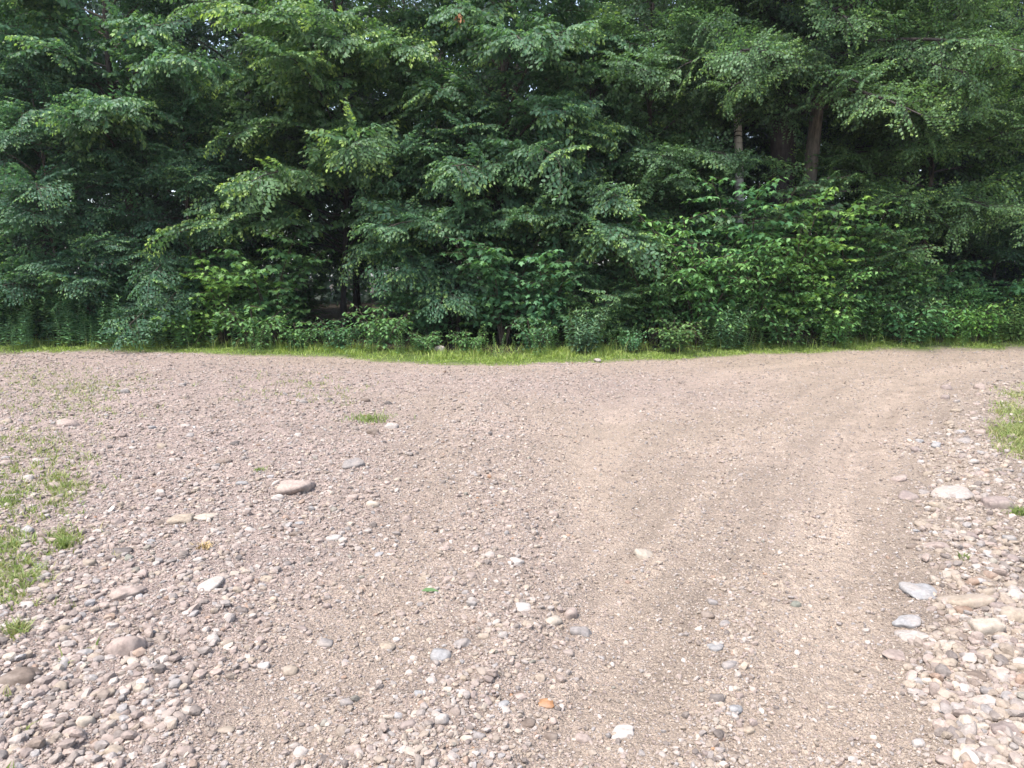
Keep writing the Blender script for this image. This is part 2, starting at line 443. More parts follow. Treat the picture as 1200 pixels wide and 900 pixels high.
# ------------------------------------------------------------------ trees
def make_tree(name, label, base, H, r0, lean, zlow, nb, Lmax, kit, leafmat, barkmat, rng, spl=1.15, nspr=9, group=None, cat='tree',
              open_side=.1, up=(8, 38), fork=None, branch_parts=10, ctop=.35, tint=(1,1,1), droop=.30, extra=None, sides=10):
    """an upright tree: trunk, its main branches, and a crown of leafy sprays hung along every branch"""
    x, y = base; z0 = hz(x, y)-.08
    root = empty(name, (x, y, z0), label, cat, group)
    n = 12
    tz = np.linspace(0, H, n)
    ph = rng.uniform(0, 6.28)
    tp = np.stack([lean[0]*tz/H*H*.1+.06*np.sin(tz*.55+ph)*tz**.5, lean[1]*tz*.1+.05*np.cos(tz*.5+ph)*tz**.5, tz], 1)
    tp[:,0] -= tp[0,0]; tp[:,1] -= tp[0,1]
    tr = r0*(1-.86*tz/H)+.004
    tr[0] *= 1.35
    tb = MB(); tube(tb, tp, tr, sides)
    crown = MB(); rest = MB(); bps = []
    def tpoint(z): return np.array([np.interp(z, tz, tp[:,j]) for j in range(3)])
    zz = zlow+(H*.97-zlow)*(np.linspace(0, 1, nb)**1.15)
    az0 = rng.uniform(0, 6.28)
    for i, z in enumerate(zz):
        f = (z-zlow)/(H-zlow)
        az = az0+i*2.399+rng.normal(0, .25)
        facing = -math.sin(az)                      # toward the road
        L = Lmax*((1-f)**.75*(1-ctop)+ctop*math.sin(math.pi*min(1, .25+.75*f)))*rng.uniform(.62, 1.18)*(1+open_side*facing)
        L = max(L, .5)
        el = rad(rng.uniform(*up)+25*f)
        k = np.linspace(0, 1, 8)
        h = np.array([math.cos(az), math.sin(az), 0])
        side = np.array([-h[1], h[0], 0])
        P = tpoint(z)+np.outer(k*L*math.cos(el), h)+np.outer(L*rng.normal(0, .10)*k**2, side)
        P[:,2] += L*math.sin(el)*k-droop*L*k**2.2
        rb = max(.006, .42*np.interp(z, tz, tr))*(1-.88*k)*min(1, L/Lmax+.35)+.004
        one = MB(); tube(one, P, rb, 6); bps.append(one)
        m = max(4, int(nspr*L/Lmax*(1.1 if z < 7.4 else .6)+2))
        for j in range(m):
            t = .22+.78*(j+rng.uniform(0, .7))/m if j < m-1 else 1.0
            t = min(t, 1)
            p = np.array([np.interp(t, k, P[:,c]) for c in range(3)])
            d = norm(np.array([np.interp(min(t+.05,1), k, P[:,c])-np.interp(t-.06, k, P[:,c]) for c in range(3)]))
            sg = 1 if j % 2 else -1
            a = rad(rng.uniform(25, 68))*sg if t < 1 else rad(rng.uniform(-12, 12))
            hd = d*math.cos(a)+norm(np.cross([0,0,1.], d))*math.sin(a)
            hd[2] += rng.normal(.02, .30 if kit != 'fine' else .42)
            s = spl*(1.05-.35*t)*rng.uniform(.8, 1.15)
            upv = np.array([0,0,1.])+rng.normal(0, .46 if kit != 'fine' else .6, 3)
            Rm = rotm(hd, upv)
            kk = kit if (z < 7.4 and facing > -.45) or kit == 'needle' else 'lowfine'
            lt, tt = SPR[kk][rng.integers(len(SPR[kk]))]
            yg = (rng.uniform(.1, .7)+(1.3 if rng.random() < .30 else 0))*(.5+.5*t)
            sh = rng.uniform(-.18, .18)
            stamp(crown, lt, Rm, s, p, age=lambda v: np.clip(v*yg, 0, 1), rnd=lambda v: np.clip(v*.75+.12+sh, 0, 1))
            stamp(one if i < branch_parts else rest, tt, Rm, s, p)
    if fork: fork(tb, tpoint)
    tb.build('trunk', barkmat, root)
    crown.build('crown', leafmat, root, color=tint)
    if not branch_parts:
        pass
    for i, one in enumerate(bps):
        if i < branch_parts: one.build('branch', M_barkd if kit == 'fine' else barkmat, root)
        else:
            a = merged(one); rest.add(a[0], a[1], a[2])
    if rest.V: rest.build('upper_branches', M_barkd if kit == 'fine' else barkmat, root)
    if extra: extra(root, tpoint)
    return root

def bx(px, Y): return (float((px-600)/F*(Y*cp+CAMZ*sp)), float(Y))

rt = np.random.default_rng(101)
make_tree('elm_tree', 'broad dark green tree with long drooping boughs over the dark hollow', bx(402,17.9), 11, .07, (.3,-.3), 2.0, 84, 4.7, 'elm', M_leaf, M_barkd, rt, .95, 19, tint=(1.15,1.12,.95), up=(8,42), droop=.38)
make_tree('elm_tree', 'dense green tree whose low boughs hang beside the dark hollow, behind the white rock', bx(590,17.0), 11, .10, (.2,-.2), 1.7, 66, 4.0, 'elm', M_leaf, M_bark, rt, .95, 18, tint=(.95,1,1), up=(8,42), droop=.38)
make_tree('elm_tree', 'leafy tree arching over the stand of tall weeds', bx(170,17.0), 11, .10, (-.2,-.2), 3.7, 58, 3.7, 'elm', M_leaf, M_bark, rt, .95, 18, tint=(.95,1.02,1.06), droop=.26)
make_tree('beech_tree', 'dark leafy tree at the end of the forest edge behind the weeds', bx(-30,17.6), 11.5, .11, (.1,-.2), 3.6, 54, 3.6, 'beech', M_leaf, M_bark, rt, .95, 17, tint=(.92,1.0,1.08), droop=.26)
make_tree('beech_tree', 'slim young tree with a bare thin stem rising between the elm and the twin trunks', bx(752,17.2), 10.5, .06, (.25,-.1), 2.4, 50, 2.8, 'beech', M_fine, M_barkd, rt, .85, 15, tint=(1.0,1.05,.95))

YT = 'young trees filling the forest edge'
for px, Y, H, lm, kit, lab, tn in [
    (70, 16.0, 6.0, 2.3, 'beech', 'young dark tree behind the outer half of the weed stand', (.85,.95,1.05)),
    (235, 16.6, 5.5, 2.2, 'beech', 'young tree behind the bright yellow green maple sapling', (.85,.95,1)),
    (535, 16.4, 5.5, 2.2, 'elm', 'young tree at the inner edge of the dark hollow', (.9,.98,1)),
    (690, 16.4, 6.2, 2.2, 'elm', 'young drooping tree behind the fine narrow leaved bush', (1,1.03,1)),
    (792, 17.6, 5.0, 1.7, 'beech', 'young tree just before the white barked birch', (1,1.05,.95)),
    (1160, 19.2, 6.5, 2.4, 'fine', 'young tree before the tall bluish conifer', (.95,1.05,1.05))]:
    make_tree('young_tree', lab, bx(px, Y), H, .045, (.1,-.2), .8, 38, lm, kit, M_fine if kit == 'fine' else M_leaf, M_bark, rt, .8, 15, tint=tn, up=(5,42), droop=.35, branch_parts=4, ctop=.5)

def stub(tb, tpoint):
    p = tpoint(3.35)
    P = [p, p+np.array([.10,-.12,-.02]), p+np.array([.26,-.26,.10]), p+np.array([.34,-.3,.26])]
    tube(tb, P, [.11,.10,.085,.03], 8)
    P = [p+np.array([.05,-.1,-.1]), p+np.array([.5,-.3,-.06]), p+np.array([1.0,-.4,-.02])]
    tube(tb, P, [.03,.02,.006], 5)
make_tree('large_tree', 'massive dark trunk tree, thicker of the twin trunks', bx(905,17.6), 15, .36, (-.05,0), 5.3, 70, 4.4, 'fine', M_fine, M_barkd, rt, 1.0, 21, branch_parts=8, up=(-14,18), droop=.18, open_side=.05, sides=14, tint=(1.15,1.18,1.05))
make_tree('large_tree', 'tan barked tree with a broken stub, thinner of the twin trunks', bx(934,16.9), 14, .19, (.02,-.05), 5.0, 74, 4.2, 'fine', M_fine, M_barkl, rt, 1.0, 21, branch_parts=8, up=(-14,18), droop=.18, open_side=.05, fork=stub, tint=(1.25,1.25,1.0), sides=12)
make_tree('birch_tree', 'white barked birch with black bands beside the massive dark trunk', bx(857,17.9), 11, .135, (-.05,0), 4.9, 46, 2.6, 'fine', M_fine, M_birch, rt, .9, 16, up=(0,30), droop=.18, branch_parts=4)
make_tree('fine_leaved_tree', 'light green fine leaved tree with tiered boughs next to the dark conifers', bx(1068,18.2), 13, .075, (.1,-.2), 2.6, 92, 3.5, 'fine', M_fine, M_bark, rt, 1.0, 22, tint=(1.3,1.3,1.0), up=(-4,22), droop=.18)
make_tree('conifer', 'tall bluish dark conifer closing the forest edge beyond the grassy corner', bx(1215,20.5), 16, .2, (0,0), 1.0, 62, 3.6, 'needle', M_needle, M_barkd, rt, 1.25, 9, up=(-12,12), droop=.22, open_side=.1, ctop=.1)
make_tree('conifer', 'dark conifer half hidden behind the light green fine leaved tree', bx(1120,22), 16, .2, (0,0), 1.2, 58, 3.4, 'needle', M_needle, M_barkd, rt, 1.25, 8, up=(-12,12), droop=.22, open_side=.1, ctop=.1)
make_tree('beech_tree', 'leafy tree outside the corner past the tall conifer', bx(1330,17.5), 11, .1, (0,-.2), 1.6, 36, 3.4, 'beech', M_leaf, M_bark, rt, 1.25, 8)
make_tree('beech_tree', 'leafy tree outside the far end of the weed stand', bx(-230,16.5), 11, .1, (0,-.2), 1.6, 36, 3.4, 'beech', M_leaf, M_bark, rt, 1.25, 8)

# trees deeper in the wood: three of them, then copies
rb_ = np.random.default_rng(55)
BACK = []
BG = 'trees deeper in the wood'
BL = 'tall tree standing deeper in the shaded wood behind the front row'
for i, (px, Y) in enumerate([(300, 20.5), (520, 21), (760, 22)]):
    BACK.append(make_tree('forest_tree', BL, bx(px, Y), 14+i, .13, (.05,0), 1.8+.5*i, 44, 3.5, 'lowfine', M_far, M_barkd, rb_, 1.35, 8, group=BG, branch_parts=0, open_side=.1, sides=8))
for i, (px, Y) in enumerate([(60,20),(-90,21.5),(180,22.5),(420,23),(640,20),(840,22.5),(985,21.5),(1060,23.5),(1290,22),(-260,23),(1420,20),
                             (-40,26.5),(110,27),(240,26),(360,28),(480,26.5),(600,27.5),(720,27),(800,29),(900,27),(1010,28.5),(1120,28),(1230,27),(1340,28),(-200,28)]):
    x, y = bx(px, Y)
    copy_thing(BACK[i % 3], (x, y, hz(x, y)-.1), rb_.uniform(0, 6.28), rb_.uniform(.85, 1.15), BL, color=rb_.uniform(.85, 1.1)*np.array([1, 1, rb_.uniform(.95, 1.2)]))

# the far wood behind them, one mass
fw = MB(); rf = np.random.default_rng(9)
n = 130000
fx = rf.uniform(-48, 48, n); fy = rf.uniform(32, 50, n); fz = rf.uniform(0, 1, n)**1.05*(14+5*fbm(fx*.25, fy*.25, 4, 3))
leaves(fw, 'fine', np.stack([fx, fy, fz], 1), np.stack([rf.normal(0,1,n), rf.normal(0,1,n), rf.normal(-.4,.4,n)], 1),
       np.array([0,-.5,1.])+rf.normal(0,.4,(n,3)), rf.uniform(.22, .6, n), rf.random(n), 0)
for k in range(70):
    x, y = rf.uniform(-44, 44), rf.uniform(31, 46)
    tube(fw, [(x, y, -.3), (x+rf.normal(0,.1), y, 6), (x+rf.normal(0,.3), y, 13)], [.2,.14,.05], 6, rnd=0.0, age=0.0)
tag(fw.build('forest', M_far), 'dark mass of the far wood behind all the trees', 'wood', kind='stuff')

# ------------------------------------------------------------------ shrubs
rs = np.random.default_rng(303)
def shrub_maple(rng, h=2.0, nst=6, leaf=.13, spread=.55, dens=1.0, kind='maple'):
    lb, sb = MB(), MB()
    for s in range(nst):
        az = s*2.399+rng.uniform(-.4, .4); L = h*rng.uniform(.7, 1.08)
        k = np.linspace(0, 1, 7)
        out = spread*h*rng.uniform(.35, 1.0)
        h2 = np.array([math.cos(az), math.sin(az), 0])
        P = np.outer(.05+out*k**1.6, h2)+np.stack([rng.normal(0,.02,7)*k, rng.normal(0,.02,7)*k, L*(k-.12*k**3)], 1)
        tube(sb, P, np.linspace(.011, .004, 7)*(.6+.3*h), 5)
        tw = [(P, .25)]
        for b in range(int(6*dens*max(1, h/1.6))):
            t = rng.uniform(.2, .98); p = np.array([np.interp(t, k, P[:,c]) for c in range(3)])
            a2 = rng.uniform(0, 6.28) if rng.random() < .5 else az+rng.normal(0, 1.0)
            l = h*rng.uniform(.14, .34)
            q = np.linspace(0, 1, 4)
            tip = np.array([math.cos(a2), math.sin(a2), rng.uniform(.0, .5)])*l
            Q = p+np.outer(q, tip); Q[:,2] -= .22*l*q**2
            tube(sb, Q, np.linspace(.005, .002, 4), 3)
            tw.append((Q, .15))
        for Q, s0 in tw:
            seg = np.concatenate([[0], np.cumsum(np.linalg.norm(np.diff(Q, axis=0), axis=1))])
            step = leaf*.72
            ss = np.arange(s0*seg[-1], seg[-1]+.001, step)
            for si, v in enumerate(ss):
                p = np.array([np.interp(v, seg, Q[:,c]) for c in range(3)])
                a0 = az+si*1.571+rng.normal(0, .3)
                pos, dd = [], []
                for sgn in (0, math.pi):
                    a = a0+sgn
                    d = np.array([math.cos(a), math.sin(a), rng.uniform(-.35, .25)])
                    pl = leaf*rng.uniform(.35, .8)
                    pos.append(p+d*pl*np.array([1,1,.3])); dd.append(d-np.array([0,0,rng.uniform(.15,.7)]))
                f = v/seg[-1]
                leaves(lb, kind, pos, np.array(dd), np.array([0,0,1.])+rng.normal(0,.25,(2,3)), leaf*rng.uniform(.65,1.15,2)*(1.08-.35*f),
                       rng.random(2), np.clip(np.full(2, (f-.7)*1.3*rng.uniform(0,1)), 0, 1))
    return lb, sb

def shrub_spray(rng, h=1.8, nst=8, kit='beech', spl=.7, spread=.6):
    lb, sb = MB(), MB()
    for s in range(nst):
        az = s*2.399+rng.uniform(-.4, .4); L = h*rng.uniform(.65, 1.05); out = spread*h*rng.uniform(.3, 1.0)
        k = np.linspace(0, 1, 7); h2 = np.array([math.cos(az), math.sin(az), 0])
        P = np.outer(.04+out*k**1.5, h2); P[:,2] += L*(k-.2*k**3)
        tube(sb, P, np.linspace(.011, .003, 7)*(.6+.3*h), 5)
        m = int(6+3*h)
        for j in range(m):
            t = .15+.85*(j+rng.random())/m
            t = min(t, 1)
            p = np.array([np.interp(t, k, P[:,c]) for c in range(3)])
            a = az+rng.normal(0, 1.3)
            d = np.array([math.cos(a), math.sin(a), rng.uniform(.0, .55)])
            lt, tt = SPR[kit][rng.integers(len(SPR[kit]))]
            Rm = rotm(d, np.array([0,0,1.])+rng.normal(0,.25,3)); s_ = spl*rng.uniform(.7,1.15)*(1.1-.4*t)
            stamp(lb, lt, Rm, s_, p); stamp(sb, tt, Rm, s_, p)
    return lb, sb

def weed_stalks(rng, h=.9, leaf=.11, wid=1.0):
    lb, sb = MB(), MB()
    k = np.linspace(0, 1, 6); a = rng.uniform(0, 6.28); b = rng.uniform(.03, .36)*h
    P = np.stack([math.cos(a)*b*k**2, math.sin(a)*b*k**2, h*k], 1)
    tube(sb, P, np.linspace(.005, .002, 6), 4)
    n = int(h*44)
    t = np.linspace(.12, 1, n); p = np.stack([np.interp(t, k, P[:,c]) for c in range(3)], 1)
    an = np.arange(n)*2.399+rng.normal(0,.2,n)
    d = np.stack([np.cos(an), np.sin(an), .55-.5*rng.random(n)+.5*(t>.93)], 1)
    leaves(lb, 'narrow', p, d, np.array([0,0,1.])+rng.normal(0,.12,(n,3)), leaf*(1.12-.5*t)*rng.uniform(.8,1.15,n), rng.random(n), np.clip((t-.9)*4,0,.5), wid)
    return lb, sb

def shrub_stalks(rng, h=.9, n=20):
    lb, sb = MB(), MB()
    for i in range(n):
        l, t = weed_stalks(rng, h*rng.uniform(.6, 1.1), .15, 1.35)
        a = rng.uniform(0, 6.28); tl = rng.uniform(.05, .6); r = rng.uniform(0, .16)
        d = norm([math.cos(a)*tl, math.sin(a)*tl, 1]); Rm = rotm(np.cross([-math.sin(a), math.cos(a), 0.], d)*-1 if False else norm(np.cross(np.array([0., 1, 0]), d)), d)
        p = np.array([math.cos(a)*r, math.sin(a)*r, 0])
        stamp(lb, merged(l), Rm, 1, p); stamp(sb, merged(t), Rm, 1, p)
    return lb, sb

def plant(name, builder, leafmat, label, cat, loc, group=None, rz=0, sc=1, color=(1,1,1)):
    lb, sb = builder
    r = empty(name, loc, label, cat, group, rz, sc)
    sb.build('stem', M_stem if cat == 'weed' else M_twig, r)
    lb.build('leaves' if cat == 'weed' else 'foliage', leafmat, r, color=color)
    return r

PROTO = {}
def place(kind, px, Y, h, label, tint=(1,1,1), wide=1.0, name=None):
    x, y = bx(px, Y)
    y = max(y, float(yedge(np.array([x]))[0])+(.75 if kind in ('low', 'willow') else 1.25)); x = float((px-600)/F*(y*cp+CAMZ*sp)); loc = (x, y, hz(x, y)-.03)
    base = {'maple_tall': 3.4, 'maple': 2.0, 'maple_b': 2.0, 'lush': 2.0, 'leafy': 1.8, 'leafy_b': 1.8, 'low': .9, 'fine': 1.8, 'willow': .9}[kind]
    s = h/base; sc = (s*wide, s*wide, s)
    if kind in PROTO:
        o = copy_thing(PROTO[kind], loc, rs.uniform(0, 6.28), sc, label, color=tint)
        if name: o.name = name
        return o
    if kind == 'maple': b, m, nm, cat = shrub_maple(rs, 2.15, 9, .135, .5, 1.5), M_maple, 'maple_sapling', 'sapling'
    elif kind == 'maple_tall': b, m, nm, cat = shrub_maple(rs, 3.6, 9, .15, .34, 1.15), M_maple, 'maple_sapling', 'sapling'
    elif kind == 'maple_b': b, m, nm, cat = shrub_maple(rs, 2.15, 9, .125, .55, 1.6), M_maple, 'maple_sapling', 'sapling'
    elif kind == 'lush': b, m, nm, cat = shrub_maple(rs, 2.15, 11, .105, .55, 2.0, 'ovate'), M_maple, 'leafy_shrub', 'shrub'
    elif kind == 'leafy': b, m, nm, cat = shrub_spray(rs, 1.8, 8, 'beech', .72), M_leaf, 'leafy_shrub', 'shrub'
    elif kind == 'leafy_b': b, m, nm, cat = shrub_spray(rs, 1.8, 9, 'elm', .70, .7), M_leaf, 'leafy_shrub', 'shrub'
    elif kind == 'low': b, m, nm, cat = shrub_maple(rs, .95, 9, .095, .6, 1.6, 'ovate'), M_maple, 'low_shrub', 'shrub'
    elif kind == 'fine': b, m, nm, cat = shrub_spray(rs, 1.8, 8, 'fine', .7), M_fine, 'fine_leaved_shrub', 'shrub'
    elif kind == 'willow': b, m, nm, cat = shrub_stalks(rs, .95, 22), M_weed, 'narrow_leaved_shrub', 'shrub'
    PROTO[kind] = plant(nm, b, m, label, cat, loc, None, rs.uniform(0, 6.28), sc, tint)
    return PROTO[kind]

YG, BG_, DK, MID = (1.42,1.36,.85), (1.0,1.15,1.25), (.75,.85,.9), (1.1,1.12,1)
SHRUBS = [
 ('leafy_b', 30, 16.6, 2.1, 'arching dark shrub rising behind the outer end of the weed stand', DK),
 ('leafy', 120, 16.2, 2.2, 'arching bluish green shrub over the middle of the weed stand', BG_),
 ('leafy_b', 205, 16.4, 1.8, 'drooping pale leaved shrub above the inner end of the weed stand', BG_),
 ('maple', 262, 15.3, 1.9, 'bright yellow green maple sapling at the end of the weed stand', YG),
 ('maple', 318, 15.7, 2.3, 'green maple sapling at the mouth of the dark hollow', MID),
 ('low', 225, 14.7, .75, 'small yellowish bush at the foot of the bright maple sapling', YG),
 ('low', 300, 14.6, .8, 'low green bush between the bright maple sapling and the hollow', MID),
 ('low', 352, 14.5, .75, 'low bush at the outer side of the dark hollow', MID),
 ('low', 400, 14.4, .8, 'low bush in the middle of the dark hollow', DK),
 ('low', 448, 14.3, .9, 'low rounded bush at the inner side of the dark hollow', MID),
 ('low', 500, 14.2, .75, 'low bush right behind the white rock in the grass', MID),
 ('maple_b', 505, 15.6, 1.6, 'shaded maple sapling some way behind the white rock', DK),
 ('low', 548, 14.2, .8, 'low green bush just past the white rock', MID),
 ('maple', 590, 15.4, 2.5, 'tall maple sapling with broad leaves below the dense green tree', (.9,1,1)),
 ('maple_b', 640, 15.3, 2.2, 'broad maple sapling with large pale leaves beside the tall one', BG_),
 ('low', 625, 14.1, .7, 'low bush under the broad maple sapling', DK),
 ('willow', 682, 13.9, .85, 'fine narrow leaved bush standing out at the grass verge', (.95,1,1.05)),
 ('leafy', 705, 15.4, 1.9, 'loose green shrub behind the fine narrow leaved bush', MID),
 ('low', 740, 14.1, .8, 'low leafy bush beside the fine narrow leaved bush', BG_),
 ('lush', 765, 15.5, 2.4, 'rounded bright shrub below the slim young tree', MID),
 ('lush', 820, 15.4, 2.9, 'lush green shrub in front of the white birch', (1.2,1.3,1.05)),
 ('low', 790, 14.1, .8, 'low weedy bush with reddish stems by the verge', (1.1,1,.85)),
 ('maple_tall', 868, 16.0, 3.6, 'tall maple sapling with big blue green leaves before the massive trunk', (1.15,1.3,1.25)),
 ('maple_tall', 925, 15.7, 3.2, 'yellow green maple sapling before the tan barked trunk', YG),
 ('lush', 880, 14.9, 2.1, 'lush bright bush below the tall blue green maple sapling', (1.3,1.35,1.05)),
 ('willow', 850, 14.1, .9, 'narrow leaved bush below the lush bright bush', (1,1.1,1)),
 ('maple_tall', 990, 15.8, 3.0, 'leafy sapling uphill of the yellow green one', (1,1.1,1)),
 ('lush', 950, 14.9, 2.1, 'dense bush below the yellow green sapling', (1.3,1.35,1.05)),
 ('low', 915, 14.3, .9, 'low bush at the verge below the dense bush', (1.05,1.1,.95)),
 ('lush', 1030, 15.7, 2.3, 'broad bush where the thicket steps down to the grassy corner', (1.5,1.55,1.2)),
 ('lush', 1010, 14.9, 1.2, 'half height bush between the dense bush and the grassy corner', (1.4,1.5,1.1)),
 ('low', 975, 14.8, .9, 'low bush at the verge below the half height bush', (1.4,1.45,1.1)),
 ('maple_b', 1075, 16.6, 1.9, 'shaded maple sapling below the fine leaved tree', (.85,.95,.95)),
 ('willow', 1068, 15.6, 1.0, 'pale feathery bush in the grassy corner', (1.9,2.0,1.6)),
 ('low', 1055, 15.4, .85, 'dark leaved bush in front of the pale feathery bush', (1.2,1.35,1.3)),
 ('lush', 1115, 16.8, 1.5, 'bush at the back of the grassy corner', (1.6,1.7,1.4)),
 ('low', 1100, 15.7, .9, 'low bush by the gravel side of the grassy corner', (1.5,1.6,1.3)),
 ('low', 1140, 15.9, .9, 'spreading low bush further along the grassy corner', (1.8,1.8,1.1)),
 ('maple_b', 1165, 17.0, 1.7, 'blue green sapling at the back under the tall conifer', (1.2,1.4,1.5)),
 ('willow', 1185, 15.9, .95, 'feathery yellow green bush at the end of the grassy corner', (1.8,1.7,1.0)),
 ('lush', 1215, 16.6, 1.6, 'bush closing the end of the grassy corner', (1.6,1.7,1.3)),
 ('low', 1250, 16.0, .9, 'low bush past the end of the grassy corner', MID),
 ('leafy', 1290, 16.2, 1.8, 'shrub well past the grassy corner', MID),
 ('leafy', -60, 16.0, 1.9, 'shrub just outside the weed stand', DK),
 ('leafy_b', -140, 15.8, 1.9, 'shrub well outside the weed stand', DK),
 ('fine', 1010, 16.8, 2.9, 'fine leaved bush behind the thicket by the tan barked trunk', MID),
 ('fine', 850, 17.2, 4.3, 'fine leaved bush hiding the lower part of the white birch', (1.1,1.15,1.1)),
 ('fine', 800, 16.4, 2.7, 'fine leaved bush between the slim tree and the birch', (.9,1,1)),
]
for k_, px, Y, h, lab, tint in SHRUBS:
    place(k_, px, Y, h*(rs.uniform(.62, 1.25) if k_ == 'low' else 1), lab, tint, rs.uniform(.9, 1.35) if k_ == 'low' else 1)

# undergrowth inside the wood: copies of the shaded sapling
UL = 'small sapling in the deep shade of the wood'
for i in range(26):
    x = rs.uniform(-15, 15); y = rs.uniform(17.2, 24)
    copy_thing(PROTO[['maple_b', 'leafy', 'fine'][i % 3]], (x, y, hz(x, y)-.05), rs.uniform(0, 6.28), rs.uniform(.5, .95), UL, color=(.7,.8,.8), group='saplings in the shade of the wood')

# tall weeds at the verge
WG = 'weed stalks along the verge'
WT = []
for i in range(6):
    WT.append((weed_stalks(rs, .95, .15, 1.35), None))
wobj = []
spots = []
for i in range(118):
    px = rs.triangular(-120, 90, 300); spots.append((px, 14.2+rs.uniform(0, 1.4)+.15*(px < 100), rs.uniform(.45, 1.12), 'tall narrow leaved weed in the dense dark green stand'))
for i in range(40):
    px = rs.uniform(820, 1000); spots.append((px, 14.1+rs.uniform(0, .7)+.6*(px-820)/180, rs.uniform(.4, .8), 'thin weed stalk at the verge below the bright thicket'))
for i in range(84):
    px = rs.uniform(1000, 1290); spots.append((px, 15.6+rs.uniform(0, 1.3), rs.uniform(.45, .85), 'pale green weed stalk growing in the grassy corner'))
for i in range(26):
    px = rs.uniform(640, 800); spots.append((px, 13.9+rs.uniform(0, .5), rs.uniform(.35, .7), 'wispy weed stalk near the fine narrow leaved bush'))
for i in range(46):
    px = rs.uniform(290, 650); spots.append((px, 14.0+rs.uniform(-.4, .6), rs.uniform(.22, .6), 'short weed stalk at the verge before the dark hollow'))
gname = {'short weed stalk at the verge before the dark hollow': 'weeds before the dark hollow', 'tall narrow leaved weed in the dense dark green stand': 'weeds in the dark green stand', 'thin weed stalk at the verge below the bright thicket': 'weeds below the bright thicket',
         'pale green weed stalk growing in the grassy corner': 'weeds in the grassy corner', 'wispy weed stalk near the fine narrow leaved bush': 'weeds near the narrow leaved bush'}
for i, (px, Y, s, lab) in enumerate(spots):
    x, y = bx(px, Y); y = max(y, float(yedge(np.array([x]))[0])+rs.uniform(.1, .9)); loc = (x, y, hz(x, y)-.02)
    c = (1.35,1.5,1.5) if 'dense dark' in lab else ((1.9,1.95,1.3) if 'corner' in lab else (1.3,1.35,1.0))
    c = tuple(np.array(c)*rs.uniform(.85, 1.2))
    if i < 6:
        wobj.append(plant('weed', WT[i][0], M_weed, lab, 'weed', loc, gname[lab], rs.uniform(0, 6.28), s, c))
    else:
        copy_thing(wobj[i % 6], loc, rs.uniform(0, 6.28), s, lab, color=c, group=gname[lab])

# ------------------------------------------------------------------ ground
def build_ground():
    th = np.concatenate([np.arange(-180, -52, 4), np.arange(-52, 52, .13), np.arange(52, 180, 4)])
    pyv = np.concatenate([np.arange(1150, 404, -1.7)])
    _, rr = ground(np.full(len(pyv), 600), pyv)
    r = np.concatenate([[.15, .4, .8, 1.1, 1.3], rr, rr[-1]*np.array([1.02,1.05,1.09,1.14,1.2,1.28,1.4,1.6,1.9,2.4,3.2,5,8,12,16])])
    r = np.unique(np.round(r, 4))
    A, Rr = np.meshgrid(np.radians(th), r)
    x = Rr*np.sin(A); y = Rr*np.cos(A)
    xf, yf = x.ravel(), y.ravel()
    z = height(xf, yf)
    back = yf < .8
    V = np.stack([xf, yf, z], 1)
    nt, nr = len(th), len(r)
    i = np.arange(nr-1)[:,None]*nt; j = np.arange(nt)[None,:]; k = (j+1) % nt
    Q = np.stack([i+j, i+k, i+nt+k, i+nt+j], -1).reshape(-1, 4)
    zc = zones(xf, yf)
    K = 1.0
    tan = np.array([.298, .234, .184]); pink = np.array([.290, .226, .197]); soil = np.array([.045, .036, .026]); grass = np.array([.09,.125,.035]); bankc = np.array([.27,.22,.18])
    c = tan[None]*(1-zc['pink'][:,None])+pink[None]*zc['pink'][:,None]
    c = c*(1-.6*zc['bank'][:,None])+bankc*.6*zc['bank'][:,None]
    c *= (1+.24*zc['n'][:,None]+.18*zc['n2'][:,None]+.45*zc['streak'][:,None]+.12*zc['wt'][:,None])
    d = yf-yedge(xf)
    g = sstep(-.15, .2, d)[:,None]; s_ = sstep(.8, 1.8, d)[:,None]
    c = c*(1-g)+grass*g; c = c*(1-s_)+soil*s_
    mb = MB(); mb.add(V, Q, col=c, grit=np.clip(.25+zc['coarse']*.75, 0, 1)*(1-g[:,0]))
    # centre cap
    mb.add(np.stack([np.append(xf[:nt], 0), np.append(yf[:nt], 0), np.append(z[:nt], z[:nt].mean())], 1), None,
           np.stack([np.arange(nt), np.full(nt, nt), (np.arange(nt)+1) % nt], 1)[:, ::-1], col=np.vstack([c[:nt], c[:1]]), grit=.3)
    o = mb.build('ground', M_ground)
    tag(o, 'pale tan and pinkish gravel ground with wheel tracks', kind='structure')
build_ground()

# ------------------------------------------------------------------ stones
def icodirs(sub):
    bm = bmesh.new(); bmesh.ops.create_icosphere(bm, subdivisions=sub, radius=1)
    V = np.array([v.co[:] for v in bm.verts]); T = np.array([[v.index for v in f.verts] for f in bm.faces]); bm.free()
    return norm(V), T
ICO = {k: icodirs(k) for k in (1, 2, 3, 4)}

def stone_verts(rng, sub, p=9, npl=13):
    D, T = ICO[sub]
    Nn = norm(rng.normal(0, 1, (npl, 3))); dd = rng.uniform(.68, 1.0, npl)
    A = np.vstack([Nn, np.eye(3), -np.eye(3)]); dd = np.concatenate([dd, np.full(6, .95)])
    r = ((np.maximum(D@A.T, 0)/dd)**p).sum(1)**(-1/p)
    V = D*r[:,None]
    V *= 1+.03*np.sin(D@rng.normal(0, 5, 3)+1)[:,None]
    V /= np.abs(V).max(0)
    return V, T

